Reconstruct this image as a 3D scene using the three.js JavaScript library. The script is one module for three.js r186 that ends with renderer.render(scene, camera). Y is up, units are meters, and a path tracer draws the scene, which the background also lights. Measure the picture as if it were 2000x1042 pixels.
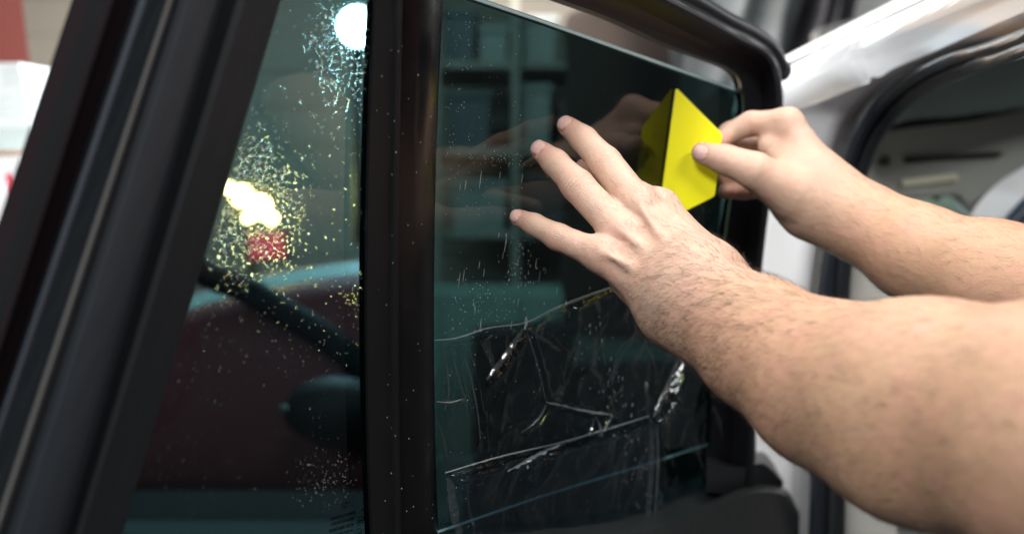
import * as THREE from 'three';
import { mergeGeometries, toCreasedNormals } from 'three/addons/utils/BufferGeometryUtils.js';
import { RoundedBoxGeometry } from 'three/addons/geometries/RoundedBoxGeometry.js';
import { ImprovedNoise } from 'three/addons/math/ImprovedNoise.js';
import { FontLoader } from 'three/addons/loaders/FontLoader.js';
import { RectAreaLightUniformsLib } from 'three/addons/lights/RectAreaLightUniformsLib.js';

// ---------------------------------------------------------------- camera, light, exposure
const scene = new THREE.Scene();
const F = 1921, EYE = 1.25;                       // focal length in photograph pixels, eye height in metres
const camera = new THREE.PerspectiveCamera(2 * Math.atan(521 / F) * 180 / Math.PI, 2000 / 1042, 0.02, 60);
camera.position.set(0, EYE, 0);
camera.lookAt(0, EYE, -1);
camera.focus = 0.675;
camera.userData.fStop = 3.8;
const renderer = new THREE.WebGLRenderer({ antialias: true });
renderer.toneMapping = THREE.LinearToneMapping;
renderer.toneMappingExposure = 1.32;
renderer.shadowMap.enabled = true;
scene.background = new THREE.Color().setRGB(0.045, 0.049, 0.053);   // the dim rest of the workshop
RectAreaLightUniformsLib.init();

// ---------------------------------------------------------------- helpers
let seed = 20240611;
function rnd() { seed = (seed * 1664525 + 1013904223) >>> 0; return seed / 4294967296; }
const rr = (a, b) => a + (b - a) * rnd();
const noise = new ImprovedNoise();
const V = (x, y, z) => new THREE.Vector3(x, y, z);
const lerp = (a, b, t) => a + (b - a) * t;
const clamp = (x, a, b) => Math.max(a, Math.min(b, x));
const smooth = (a, b, x) => { const t = clamp((x - a) / (b - a), 0, 1); return t * t * (3 - 2 * t); };
// a point seen in direction (u, v) of the photograph at depth d
const P = (u, v, d) => V((u - 1000) / F * d, EYE + (521 - v) / F * d, -d);
const used = {};
function named(n) { if (used[n] === undefined) { used[n] = 0; return n; } used[n]++; return n + '_' + String(used[n]).padStart(3, '0'); }
function group(name, label, category, grp) {
  const g = new THREE.Group(); g.name = named(name); g.userData = { label, category };
  if (grp) g.userData.group = grp; scene.add(g); return g;
}
function part(name, geo, mat, parent, label) {
  const m = new THREE.Mesh(geo, mat); m.name = name; m.castShadow = m.receiveShadow = true;
  if (label) m.userData.label = label; parent.add(m); return m;
}
function std(r, g, b, rough = 0.5, extra = {}) {
  const m = new THREE.MeshPhysicalMaterial({ roughness: rough, side: THREE.DoubleSide, ...extra }); m.color.setRGB(r, g, b); return m;
}
// rails: arrays of points with equal counts; a smooth skin across them, closed to a solid when asked
function loft(rails, { closed = true, sub = 4, subAcross = 1, caps = true, crease = 0.6 } = {}) {
  const curveUp = (pts, k, cl) => {
    if (k <= 1) return cl ? [...pts, pts[0]] : pts;
    const c = new THREE.CatmullRomCurve3(pts, cl, 'centripetal'); return c.getPoints((pts.length - (cl ? 0 : 1)) * k);
  };
  const long = rails.map((r) => curveUp(r, sub, false)), nl = long[0].length;
  const rows = [];
  for (let i = 0; i < nl; i++) rows.push(curveUp(long.map((r) => r[i]), subAcross, closed));
  const na = rows[0].length, pos = [], uv = [], idx = [];
  let run = 0;
  for (let i = 0; i < nl; i++) {
    if (i) run += rows[i][0].distanceTo(rows[i - 1][0]);
    let ac = 0;
    for (let j = 0; j < na; j++) { if (j) ac += rows[i][j].distanceTo(rows[i][j - 1]); pos.push(...rows[i][j].toArray()); uv.push(ac, run); }
  }
  for (let i = 0; i < nl - 1; i++) for (let j = 0; j < na - 1; j++) {
    const a = i * na + j, b = a + 1, c = a + na, d = c + 1; idx.push(a, c, b, b, c, d);
  }
  if (closed && caps) for (const i of [0, nl - 1]) {
    const base = pos.length / 3, mid = rows[i].reduce((s, p) => s.add(p), V(0, 0, 0)).multiplyScalar(1 / na);
    pos.push(...mid.toArray()); uv.push(0, 0);
    for (const p of rows[i]) { pos.push(...p.toArray()); uv.push(0, 0); }
    for (let j = 0; j < na - 1; j++) idx.push(base, base + 1 + j, base + 2 + j);
  }
  const g = new THREE.BufferGeometry();
  g.setAttribute('position', new THREE.Float32BufferAttribute(pos, 3));
  g.setAttribute('uv', new THREE.Float32BufferAttribute(uv, 2));
  g.setIndex(idx); return crease ? toCreasedNormals(g, crease) : (g.computeVertexNormals(), g);
}
function tube(pts, r, seg = 64, rad = 12) {
  const c = new THREE.CatmullRomCurve3(pts, false, 'centripetal'); return new THREE.TubeGeometry(c, seg, r, rad, false);
}
// a flat plate at depth d whose outline is given by directions, thick backwards
function plate(pts, d, thick = 0.02, bevel = 0.003) {
  const s = new THREE.Shape(pts.map(([u, v]) => new THREE.Vector2((u - 1000) / F * d, EYE + (521 - v) / F * d)));
  const g = new THREE.ExtrudeGeometry(s, { depth: thick, bevelEnabled: bevel > 0, bevelSize: bevel, bevelThickness: bevel, bevelSegments: 3, curveSegments: 8 });
  g.translate(0, 0, -d - thick - bevel); return g;
}
function dataTex(n, fn, srgb = false) {
  const a = new Uint8Array(n * n * 4);
  for (let y = 0; y < n; y++) for (let x = 0; x < n; x++) { const c = fn(x / n, y / n); const o = (y * n + x) * 4; a[o] = c[0] * 255; a[o + 1] = c[1] * 255; a[o + 2] = c[2] * 255; a[o + 3] = 255; }
  const t = new THREE.DataTexture(a, n, n); t.wrapS = t.wrapT = THREE.RepeatWrapping; t.magFilter = THREE.LinearFilter; t.minFilter = THREE.LinearMipmapLinearFilter; t.needsUpdate = true;
  if (srgb) t.colorSpace = THREE.SRGBColorSpace; return t;
}
// tiling value noise
function tileNoise(per, s) {
  const g = new Float32Array(per * per); let q = s; for (let i = 0; i < g.length; i++) { q = (q * 1664525 + 1013904223) >>> 0; g[i] = q / 4294967296; }
  return (x, y) => {
    x *= per; y *= per; const i = Math.floor(x), j = Math.floor(y), f = x - i, h = y - j, sf = f * f * (3 - 2 * f), sh = h * h * (3 - 2 * h);
    const at = (a, b) => g[((b % per + per) % per) * per + ((a % per + per) % per)];
    return lerp(lerp(at(i, j), at(i + 1, j), sf), lerp(at(i, j + 1), at(i + 1, j + 1), sf), sh);
  };
}
const n8 = tileNoise(8, 11), n16 = tileNoise(16, 22), n32 = tileNoise(32, 33), n64 = tileNoise(64, 44), n128 = tileNoise(128, 55);
const grainTex = dataTex(512, (x, y) => { const k = 0.35 * n32(x, y) + 0.35 * n64(x, y) + 0.3 * n128(x, y); return [k, k, k]; });
const smudgeTex = dataTex(512, (x, y) => { const k = 0.45 * n8(x, y) + 0.3 * n16(x, y * 1) + 0.25 * n64(x, y); return [k, k, k]; });

// the plane of the open door's glass: along (t), up (w) and towards the worker (n)
const TH = 52.6 * Math.PI / 180, TILT = 10 * Math.PI / 180;
const Q = P(1000, 521, 0.728);
const nN = V(Math.sin(TH) * Math.cos(TILT), -Math.sin(TILT), Math.cos(TH) * Math.cos(TILT));
const nT = V(Math.cos(TH), 0, -Math.sin(TH)), nW = nN.clone().cross(nT);
const G = (u, v, c) => {
  const dir = V((u - 1000) / F, (521 - v) / F, -1), o = V(0, EYE, 0);
  const s = (c - o.clone().sub(Q).dot(nN)) / dir.dot(nN); return o.addScaledVector(dir, s);
};
const toDoor = (p) => { const q = p.clone().sub(Q); return V(q.dot(nT), q.dot(nW), q.dot(nN)); };
const L = (u, v, c) => toDoor(G(u, v, c));
function doorFrame(g) { g.matrixAutoUpdate = true; g.position.copy(Q); g.quaternion.setFromRotationMatrix(new THREE.Matrix4().makeBasis(nT, nW, nN)); return g; }

// ---------------------------------------------------------------- lamps
function ceilingLamp(x, y, z, w, h, power, col, label, aim) {
  const g = group('ceiling_lamp', label, 'lamp', undefined);
  g.position.set(x, y, z); g.lookAt(aim);
  const face = new THREE.MeshStandardMaterial({ color: 0x111111, roughness: 0.6, side: THREE.DoubleSide }); face.emissive.setRGB(...col); face.emissiveIntensity = 1.2;
  part('diffuser', new RoundedBoxGeometry(w, h, 0.012, 2, 0.004), face, g).position.z = -0.02;
  part('housing', new RoundedBoxGeometry(w + 0.04, h + 0.04, 0.04, 2, 0.006), std(0.6, 0.6, 0.6, 0.5), g).position.z = -0.052;
  const l = new THREE.RectAreaLight(new THREE.Color().setRGB(...col), power, w, h);
  l.position.z = 0.0; l.rotation.y = Math.PI; l.name = 'ceiling_lamp_glow'; g.add(l);
  return g;
}
ceilingLamp(0.22, 2.5, -0.55, 1.0, 0.35, 21, [1, 0.985, 0.96], 'long white ceiling lamp above the open car door', V(0.1, 1.2, -0.72));
ceilingLamp(-0.6, 2.95, -2.9, 1.6, 0.6, 24, [1, 0.97, 0.93], 'wide white ceiling lamp over the aisle beyond the car door', V(-0.4, 0.8, -3.3));
ceilingLamp(-1.5, 3.0, 2.5, 1.8, 0.8, 26, [0.98, 0.99, 1], 'large white ceiling lamp over the aisle facing the white car', V(0.35, 1.25, -1.1));
ceilingLamp(1.25, 2.6, 1.6, 0.9, 0.3, 30, [1, 0.985, 0.96], 'narrow white ceiling lamp behind the worker', V(0.0, 1.25, -0.6));

function workLamp(u, v, d, r, power, glow, col, label, bulbs = [[0, 0, 1]]) {
  const g = group('work_lamp', label, 'lamp'); g.position.copy(P(u, v, d)); g.lookAt(V(0, EYE, 0));
  const m = new THREE.MeshStandardMaterial({ color: 0x222222, roughness: 0.5 }); m.emissive.setRGB(...col); m.emissiveIntensity = glow;
  for (const [x, y, k] of bulbs) part('bulb', new THREE.SphereGeometry(r * k, 24, 14).scale(1, 1, 0.4).translate(x * r, y * r, 0), m, g);
  const hood = new THREE.LatheGeometry([[r * 0.3, -0.09], [r * 0.8, -0.07], [r * 1.12, -0.012], [r * 1.18, -0.005], [r * 1.18, -0.02], [r * 0.9, -0.085], [0.001, -0.1]].map(([x, y]) => new THREE.Vector2(x, y)), 32);
  hood.rotateX(Math.PI / 2); part('hood', hood, std(0.02, 0.02, 0.02, 0.4), g);
  part('stand', new THREE.CylinderGeometry(0.012, 0.012, 0.5, 12).translate(0, -0.25 - r * 0.8, -0.08), std(0.03, 0.03, 0.03, 0.5), g);
  const l = new THREE.PointLight(new THREE.Color().setRGB(...col), power); l.position.set(0, 0, r * 0.4); l.castShadow = true; l.shadow.radius = r / 0.02; l.name = 'work_lamp_glow'; g.add(l);
  return g;
}
workLamp(698, 52, 2.3, 0.045, 3.2, 130, [0.80, 0.94, 1], 'small cool white work lamp shining through the wet quarter window');
workLamp(492, 396, 2.5, 0.05, 3.0, 120, [1, 0.52, 0.16], 'warm yellow cluster work lamp shining through the wet quarter window', [[0.35, -0.2, 0.62], [-0.5, 0.35, 0.55], [-1.15, 0.75, 0.3], [0.95, -0.75, 0.34], [-0.2, -0.75, 0.28]]);

// ---------------------------------------------------------------- far side of the workshop
{
  const wall = new THREE.Group(); wall.name = 'wall'; wall.userData.kind = 'structure'; scene.add(wall);
  const tones = [[0.40, 0.36, 0.30], [0.385, 0.345, 0.285], [0.41, 0.37, 0.31], [0.375, 0.34, 0.285]].map((c) => std(...c, 0.85, { bumpMap: grainTex, bumpScale: 0.002 }));
  part('wall_base', new THREE.BoxGeometry(12, 6, 0.1).translate(0.5, 1.5, -4.66), std(0.3, 0.27, 0.23, 0.9), wall);
  for (let k = 0; k < 24; k++) part('plank', new RoundedBoxGeometry(12, 0.1675, 0.03, 2, 0.003).translate(0.5, 0.2 + k * 0.17, -4.58 + rr(-0.004, 0.004)), tones[k % 4 ^ (k % 3 === 0 ? 1 : 0)], wall);
}
{ // red post, leaning a little, and the cartons in front of it
  const g = group('post', 'dull red steel post behind the white cartons', 'post');
  const rail = (u0, u1, d) => [P(u0, -160, d), P(u0 + 6, 0, d), P(u1, 330, d), P(u1 + 18, 560, d)];
  part('column', loft([rail(-30, 20, 2.6), rail(36, 86, 2.6), rail(36, 86, 2.75), rail(-30, 20, 2.75)], { sub: 3 }), std(0.22, 0.05, 0.04, 0.6), g);
  part('cap', plate([[-50, -190], [60, -190], [60, -160], [-50, -160]], 2.58, 0.22), std(0.2, 0.05, 0.04, 0.6), g);
}
function printTex(draw) {
  const c = document.createElement('canvas'); c.width = 512; c.height = 512; const x = c.getContext('2d'); draw(x);
  const t = new THREE.CanvasTexture(c); t.colorSpace = THREE.SRGBColorSpace; return t;
}
function carton(pts, d, thick, draw, label, sides) {
  const g = group('carton', label, 'box', 'white cartons beside the car door');
  const [a, b, c, e] = pts.map(([u, v]) => P(u, v, d)), back = V(0.12, 0, -thick);
  const quad = (p, q, r, s) => { const h = new THREE.BufferGeometry(); h.setAttribute('position', new THREE.Float32BufferAttribute([p, q, r, s].flatMap((o) => o.toArray()), 3)); h.setAttribute('uv', new THREE.Float32BufferAttribute([0, 1, 1, 1, 1, 0, 0, 0], 2)); h.setIndex([0, 2, 1, 0, 3, 2]); h.computeVertexNormals(); return h; };
  const A = a.clone().add(back), B = b.clone().add(back), C = c.clone().add(back), E = e.clone().add(back);
  const plain = std(0.72, 0.74, 0.76, 0.6);
  part('front', quad(a, b, c, e), std(1, 1, 1, 0.55, { map: printTex(draw) }), g);
  part('lid', quad(A, B, b, a), plain, g); part('side', mergeGeometries([quad(b, B, C, c), quad(A, a, e, E), quad(e, c, C, E), quad(B, A, E, C)]), plain, g);
}
carton([[-120, 124], [36, 122], [72, 292], [-90, 292]], 2.0, 0.2, (x) => {
  x.fillStyle = '#e6ecec'; x.fillRect(0, 0, 512, 512); x.fillStyle = '#b9c4c4'; for (let k = 0; k < 40; k++) { const w = 10 + 30 * ((k * 37) % 11) / 11; x.fillRect(380 + (k * 53) % 120, 20 + (k * 29) % 110, w * 0.4, 10); }
  for (let k = 0; k < 6; k++) { x.fillStyle = '#cfd8d8'; x.fillRect(40, 180 + k * 26, 300 + (k * 71) % 130, 9); }
  x.fillStyle = '#b5c6c2'; x.fillRect(0, 380, 512, 132); x.strokeStyle = '#dfe8e6'; x.lineWidth = 9; for (let k = -8; k < 36; k++) { x.beginPath(); x.moveTo(k * 22, 512); x.lineTo(k * 22 + 50, 380); x.stroke(); }
}, 'white carton with printed lines and a striped band, in front of the red post');
carton([[-120, 306], [40, 304], [64, 482], [-110, 484]], 1.94, 0.2, (x) => {
  x.fillStyle = '#f2f2f4'; x.fillRect(0, 0, 512, 512); x.fillStyle = '#e43a5e'; x.beginPath(); x.moveTo(395, 110); x.lineTo(440, 90); x.lineTo(470, 200); x.lineTo(430, 245); x.fill();
  x.fillStyle = '#f07a50'; x.beginPath(); x.moveTo(450, 110); x.lineTo(500, 190); x.lineTo(500, 250); x.lineTo(440, 245); x.fill();
  x.fillStyle = '#d9dde2'; for (let k = 0; k < 5; k++) x.fillRect(60, 300 + k * 30, 260, 8);
}, 'white carton with a pink and orange patch, below the striped one');
{
  const g = group('shelf', 'dark steel shelf carrying the white cartons', 'shelf');
  part('board', plate([[-300, 486], [140, 484], [150, 500], [-300, 502]], 1.92, 0.5), std(0.03, 0.04, 0.055, 0.5), g);
  part('upright', plate([[-20, 502], [20, 502], [20, 1300], [-20, 1300]], 2.0, 0.04), std(0.04, 0.05, 0.06, 0.5), g);
  part('upright', plate([[-20, 502], [20, 502], [20, 1300], [-20, 1300]], 2.3, 0.04), std(0.04, 0.05, 0.06, 0.5), g);
}
{ // red signal lamp under the yellow lamp
  const g = group('signal_lamp', 'small glowing red signal lamp under the yellow work lamp', 'lamp');
  const red = new THREE.MeshStandardMaterial({ color: 0x300408, roughness: 0.4 }); red.emissive.setRGB(1, 0.05, 0.09); red.emissiveIntensity = 3.2;
  part('lens', plate([[488, 460], [546, 458], [548, 498], [490, 501]], 2.4, 0.02, 0.006), red, g);
  part('housing', plate([[482, 454], [552, 452], [554, 505], [484, 508]], 2.425, 0.06, 0.004), std(0.03, 0.03, 0.03, 0.5), g);
  const l = new THREE.PointLight(new THREE.Color().setRGB(1, 0.06, 0.1), 0.06); l.position.copy(P(518, 480, 2.36)); l.castShadow = true; l.name = 'signal_lamp_glow'; g.add(l);
}
{ // locker and trolley added for the bright and dark areas behind the glass
  const g = group('locker', 'added pale green steel locker giving the bright area behind the main window', 'locker');
  const m = std(0.30, 0.46, 0.42, 0.45);
  part('body', plate([[700, 560], [1330, 560], [1330, 1250], [700, 1250]], 3.4, 0.45), m, g);
  for (const u of [712, 868, 1022, 1178]) { part('door', plate([[u, 575], [u + 146, 575], [u + 146, 1235], [u, 1235]], 3.38, 0.015), m, g); part('handle', plate([[u + 120, 860], [u + 130, 860], [u + 130, 920], [u + 120, 920]], 3.36, 0.015, 0.002), std(0.5, 0.5, 0.5, 0.3, { metalness: 1 }), g); }
  const h = group('tool_trolley', 'added black tool trolley giving the dark area behind the main window', 'trolley');
  const k = std(0.012, 0.014, 0.017, 0.45);
  part('body', plate([[925, 655], [1120, 640], [1120, 742], [1560, 725], [1560, 1300], [925, 1300]], 2.7, 0.4), k, h);
  for (let i = 0; i < 5; i++) part('drawer', plate([[940, 820 + i * 80], [1540, 808 + i * 80], [1540, 876 + i * 80], [940, 890 + i * 80]], 2.67, 0.02), std(0.014, 0.015, 0.018, 0.4), h);
}
{ // steel rack with bins, seen through the main window
  const g = group('storage_rack', 'grey steel storage rack standing against the planked wall', 'rack'); const d = 3.9, m = std(0.33, 0.32, 0.285, 0.7);
  for (const u of [845, 1000, 1150, 1300]) part('upright', plate([[u, -60], [u + 14, -60], [u + 14, 900], [u, 900]], d, 0.03, 0.003), m, g);
  for (const v of [120, 290, 452]) part('shelf_board', plate([[840, v], [1318, v], [1318, v + 12], [840, v + 12]], d + 0.03, 0.4, 0.003), m, g);
  const bin = (u0, u1, v0, v1, col, label) => { const b = group('storage_bin', label, 'bin'); part('body', plate([[u0 + 4, v0 + 10], [u1 - 4, v0 + 10], [u1 - 8, v1], [u0 + 8, v1]], d + 0.06, 0.3, 0.006), std(...col, 0.5), b); part('rim', plate([[u0, v0], [u1, v0], [u1, v0 + 10], [u0, v0 + 10]], d + 0.05, 0.32, 0.004), std(...col, 0.5), b); };
  bin(866, 930, 20, 118, [0.120, 0.134, 0.161], 'dark blue storage bin on the top shelf of the steel rack');
  bin(936, 994, 50, 118, [0.331, 0.372, 0.358], 'pale grey storage bin on the top shelf of the steel rack');
  bin(1020, 1090, 30, 118, [0.392, 0.426, 0.406], 'tall whitish storage bin on the top shelf of the steel rack');
  bin(870, 960, 180, 288, [0.117, 0.124, 0.141], 'navy storage bin on the middle shelf of the steel rack');
  bin(1018, 1078, 165, 288, [0.358, 0.406, 0.379], 'pale green storage bin on the middle shelf of the steel rack');
  bin(1092, 1146, 200, 288, [0.154, 0.100, 0.107], 'maroon storage bin on the middle shelf of the steel rack');
  bin(1170, 1290, 150, 288, [0.263, 0.250, 0.256], 'wide mid grey storage bin on the middle shelf of the steel rack');
  bin(880, 990, 352, 450, [0.304, 0.345, 0.331], 'wide pale grey storage bin on the lowest shelf of the steel rack');
  bin(1020, 1146, 340, 450, [0.148, 0.101, 0.107], 'wide maroon storage bin on the lowest shelf of the steel rack');
  bin(1168, 1290, 360, 450, [0.107, 0.110, 0.117], 'dark grey storage bin on the lowest shelf of the steel rack');
}
{ // maroon car added beyond, standing in for dark reflections in the glass
  const g = group('added_car', 'added dark maroon car shape beyond the open door, standing in for reflections in the glass', 'car');
  const paint = std(0.115, 0.026, 0.030, 0.6, { specularIntensity: 0.4 });
  const d = 1.9, row = (pts, dd) => pts.map(([u, v]) => P(u, v, d + dd));
  const top = [[180, 690], [290, 630], [370, 604], [470, 576], [580, 553], [700, 536], [830, 528]], bot = top.map(([u]) => [u, 960]), mid = top.map(([u, v]) => [u, v + 60]);
  const lip = top.map(([u, v]) => [u, v + 14]);
  part('body', loft([row(top, 0.10), row(lip, 0.03), row(mid, 0.0), row(bot.map(([u, v]) => [u, v - 120]), -0.03), row(bot, 0.0), row(bot, 0.5), row(top, 0.5)], { sub: 4, subAcross: 3 }), paint, g);
  part('roof_highlight', loft([row(top.map(([u, v]) => [u, v - 26]), 0.14), row(top.map(([u, v]) => [u, v - 2]), 0.11), row(top.map(([u, v]) => [u, v - 2]), 0.3), row(top.map(([u, v]) => [u, v - 26]), 0.3)], { sub: 4 }), std(0.34, 0.46, 0.44, 0.4), g);  // pale green strip: a highlight band put into the colour
  part('window_trim', tube([[330, 470], [400, 532], [470, 560], [550, 606], [630, 655], [700, 712], [780, 790]].map(([u, v]) => P(u, v, d - 0.03)), 0.027, 60, 14), std(0.006, 0.008, 0.010, 0.75, { specularIntensity: 0.4 }), g);
  part('sill', loft([row(bot.map(([u]) => [u, 958]), -0.05), row(bot.map(([u]) => [u, 1010]), -0.06), row(bot.map(([u]) => [u, 1010]), 0.4), row(bot.map(([u]) => [u, 958]), 0.4)], { sub: 3 }), std(0.012, 0.016, 0.018, 0.5), g);
  const mir = new THREE.SphereGeometry(1, 40, 24); mir.scale(0.095, 0.062, 0.06); const mm = part('side_mirror', mir, std(0.005, 0.006, 0.007, 0.6, { specularIntensity: 0.5 }), g); mm.position.copy(P(655, 800, d - 0.12));
  part('mirror_glint', new THREE.SphereGeometry(0.018, 20, 12).scale(1.2, 0.6, 0.6).translate(...P(566, 796, d - 0.14).toArray()), std(0.35, 0.4, 0.36, 0.2, { metalness: 0.8 }), g);  // glint beside the mirror, put in as a pale solid
  const ground = group('plinth', 'pale grey low plinth under the maroon car', 'plinth');
  part('slab', plate([[-200, 1012], [900, 1012], [900, 1200], [-200, 1200]], 1.85, 0.6), std(0.16, 0.19, 0.19, 0.7), ground);
}
{ // brown coat and grey sheets high on the wall
  const g = group('coat', 'dark brown coat hanging on the far wall', 'coat'); const d = 3.4;
  const rows = [[1180, 18, 30], [1180, 34, 70], [1195, 60, 92], [1205, 110, 100], [1205, 260, 104], [1205, 520, 112], [1205, 640, 116]];
  const ring = (k) => rows.map(([u, v, w]) => { const a = k / 20 * 2 * Math.PI, fold = 1 + 0.07 * Math.sin(a * 5 + v * 0.004); return P(u, v, d).add(V(Math.cos(a) * w / F * d * fold, 0, Math.sin(a) * 0.12 * fold)); });
  part('cloth', loft(Array.from({ length: 20 }, (_, k) => ring(k)), { sub: 4 }), std(0.028, 0.019, 0.015, 0.9), g);
  part('hanger', tube([P(1180, 22, d), P(1180, 6, d), P(1186, 0, d), P(1192, 6, d)], 0.006, 20, 8), std(0.3, 0.3, 0.3, 0.4, { metalness: 1 }), g);
}
function drape(u0, u1, v0, v1, d, amp, freq, col, label, ph, lean = 0) {
  const g = group('hanging_sheet', label, 'cloth'); const nx = 80, ny = 30, front = [], pos = [], idx = [];
  for (const side of [0, 0.006]) for (let j = 0; j <= ny; j++) for (let i = 0; i <= nx; i++) {
    const s = i / nx, q = j / ny, u = lerp(u0, u1, s) + lean * q, v = lerp(v0, v1, q);
    const z = amp * (Math.sin(s * freq + ph + 1.2 * Math.sin(q * 2 + s * 3)) + 0.5 * Math.sin(s * freq * 2.3 + q * 3)) + 0.05 * noise.noise(s * 6, q * 3, ph);
    const p = P(u, v, d).add(V(0, 0, z - side)); pos.push(p.x, p.y, p.z);
  }
  const row = nx + 1, half = row * (ny + 1);
  for (let h = 0; h < 2; h++) for (let j = 0; j < ny; j++) for (let i = 0; i < nx; i++) { const a = h * half + j * row + i; idx.push(a, a + row, a + 1, a + 1, a + row, a + row + 1); }
  const geo = new THREE.BufferGeometry(); geo.setAttribute('position', new THREE.Float32BufferAttribute(pos, 3)); geo.setIndex(idx); geo.computeVertexNormals();
  part('cloth', geo, std(...col, 0.7), g);
  part('rail', tube([P(u0 - 10, v0 - 2, d), P(u1 + 10, v0 - 2, d)], 0.012, 4, 10), std(0.3, 0.3, 0.3, 0.4, { metalness: 0.8 }), g);
}
drape(1270, 1880, -170, 190, 3.7, 0.10, 17, [0.17, 0.185, 0.19], 'grey dust sheet hanging behind the roof of the white car', 0.4, -60);
drape(1570, 1690, -60, 300, 3.2, 0.05, 9, [0.04, 0.04, 0.047], 'dark grey cloth hanging in front of the grey dust sheet', 2.1, -70);

// ---------------------------------------------------------------- the white car beside the open door
let car;
{
  car = group('car', 'white car with its rear door swung open and black window frames', 'car'); const g = car;
  const paint = std(0.82, 0.83, 0.84, 0.55, { clearcoat: 0.08, clearcoatRoughness: 0.3 });
  const rubber = std(0.016, 0.020, 0.028, 0.5), dark = std(0.17, 0.17, 0.165, 0.85);
  const dep = (u) => Math.max(0.6, 1.2 - Math.max(0, u - 1640) / 360 * 0.38);
  const R = (pts, dd = 0) => pts.map(([u, v]) => P(u, v, dep(u) + dd));
  const e0 = [[1440, 160], [1537, 109], [1645, 54], [1750, 0], [1950, -103], [2200, -230]];
  const e1 = [[1440, 172], [1540, 122], [1660, 66], [1790, 4], [1985, -88], [2230, -205]];
  const e1b = [[1440, 178], [1543, 128], [1665, 70], [1800, 6], [1992, -84], [2240, -200]];
  const e2 = [[1430, 232], [1533, 181], [1636, 129], [1738, 77], [1924, 0], [2240, -130]];
  const e3 = [[1430, 272], [1561, 215], [1640, 183], [1722, 149], [1830, 98], [2000, 24], [2240, -80]];
  const e2x = [[1430, 230], [1533, 179], [1600, 146], [1690, 100], [1780, 59], [1924, -2], [2240, -132]];
  part('roof_skin', loft([R(e0, 0.03), R(e0, -0.004), R(e1, -0.006), R(e1, 0.05), R(e0, 0.2)], { sub: 5 }), paint, g);
  part('roof_rail', loft([R(e1b, 0.05), R(e1b, -0.010), R(e1b.map(([u, v]) => [u + 2, v + 10]), -0.018), R(e2.map(([u, v]) => [u, v - 12]), -0.018), R(e2, -0.010), R(e2, 0.06), R(e1b, 0.06)], { sub: 5, crease: 0.35 }), paint, g);
  part('drip_channel', loft([R(e2x, 0.004), R(e3, 0.05), R(e3, 0.1), R(e2x, 0.1)], { sub: 5, crease: 0.3 }), paint, g);
  const A = [[1550, 1100], [1558, 850], [1568, 700], [1582, 560], [1592, 480], [1606, 400], [1620, 330], [1638, 272], [1668, 213], [1722, 151], [1830, 100], [1924, 59], [2000, 26], [2230, -73]];
  const B = [[1578, 1100], [1585, 850], [1590, 700], [1598, 560], [1611, 480], [1628, 400], [1645, 330], [1666, 270], [1698, 212], [1752, 158], [1840, 110], [1924, 84], [2000, 54], [2230, -40]];
  const C = [[1650, 1100], [1655, 850], [1658, 700], [1662, 560], [1670, 480], [1680, 400], [1695, 345], [1718, 285], [1752, 235], [1800, 190], [1885, 148], [1945, 130], [2000, 109], [2230, 30]];
  const SDp = [1.2, 1.2, 1.2, 1.2, 1.2, 1.2, 1.2, 1.19, 1.165, 1.10, 0.99, 0.90, 0.82, 0.61];
  const rail = (X, Y, t, b) => X.map(([u, v], i) => P(lerp(u, Y[i][0], t), lerp(v, Y[i][1], t), SDp[i] - b));
  const pl = [[1370, 1100], [1380, 850], [1390, 700], [1400, 560], [1405, 480], [1410, 400], [1415, 340], [1430, 274], [1556, 219], [1700, 160]];
  const A10 = A.slice(0, 10), px = (k) => A10.map(([u, v], i) => [Math.max(u + k, pl[i][0] + 2), v]);
  part('pillar', loft([rail(pl, pl, 0, 0), rail(px(-34), px(-34), 0, 0.004), rail(px(-16), px(-16), 0, 0.001), rail(A10, A10, 0, -0.012), rail(A10, A10, 0, -0.06), rail(pl, pl, 0, -0.06)], { sub: 4, crease: 0.9 }), paint, g);
  part('doorway_flange', loft([rail(A, B, -0.1, -0.010), rail(A, B, 0.3, -0.022), rail(A, B, 0.7, -0.045), rail(A, B, 1.1, -0.06), rail(A, B, 1.1, -0.08), rail(A, B, -0.1, -0.08)], { sub: 4 }), paint, g);
  part('doorway_seal', loft([rail(B, C, 0, -0.010), rail(B, C, 0.03, 0.002), rail(B, C, 0.09, 0.009), rail(B, C, 0.18, 0.012), rail(B, C, 0.3, 0.010), rail(B, C, 0.42, 0.002), rail(B, C, 0.5, -0.008), rail(B, C, 0.5, -0.04), rail(B, C, 0, -0.04)], { sub: 4, crease: 1.1 }), rubber, g);
  part('inner_seal', loft([rail(B, C, 0.47, -0.012), rail(B, C, 0.55, -0.004), rail(B, C, 0.66, -0.001), rail(B, C, 0.8, -0.004), rail(B, C, 0.94, -0.012), rail(B, C, 1.0, -0.022), rail(B, C, 1.0, -0.05), rail(B, C, 0.47, -0.05)], { sub: 4, crease: 1.1 }), std(0.012, 0.014, 0.017, 0.5), g);
  part('pillar_trim', plate([[1664, 440], [1738, 440], [1744, 700], [1750, 1100], [1660, 1100]], 1.28, 0.05, 0.006), std(0.42, 0.41, 0.37, 0.7), g);
  part('cabin_panel', plate([[1600, 60], [2500, -200], [2500, 1300], [1600, 1300]], 2.6, 0.05, 0.004), dark, g);
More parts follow.
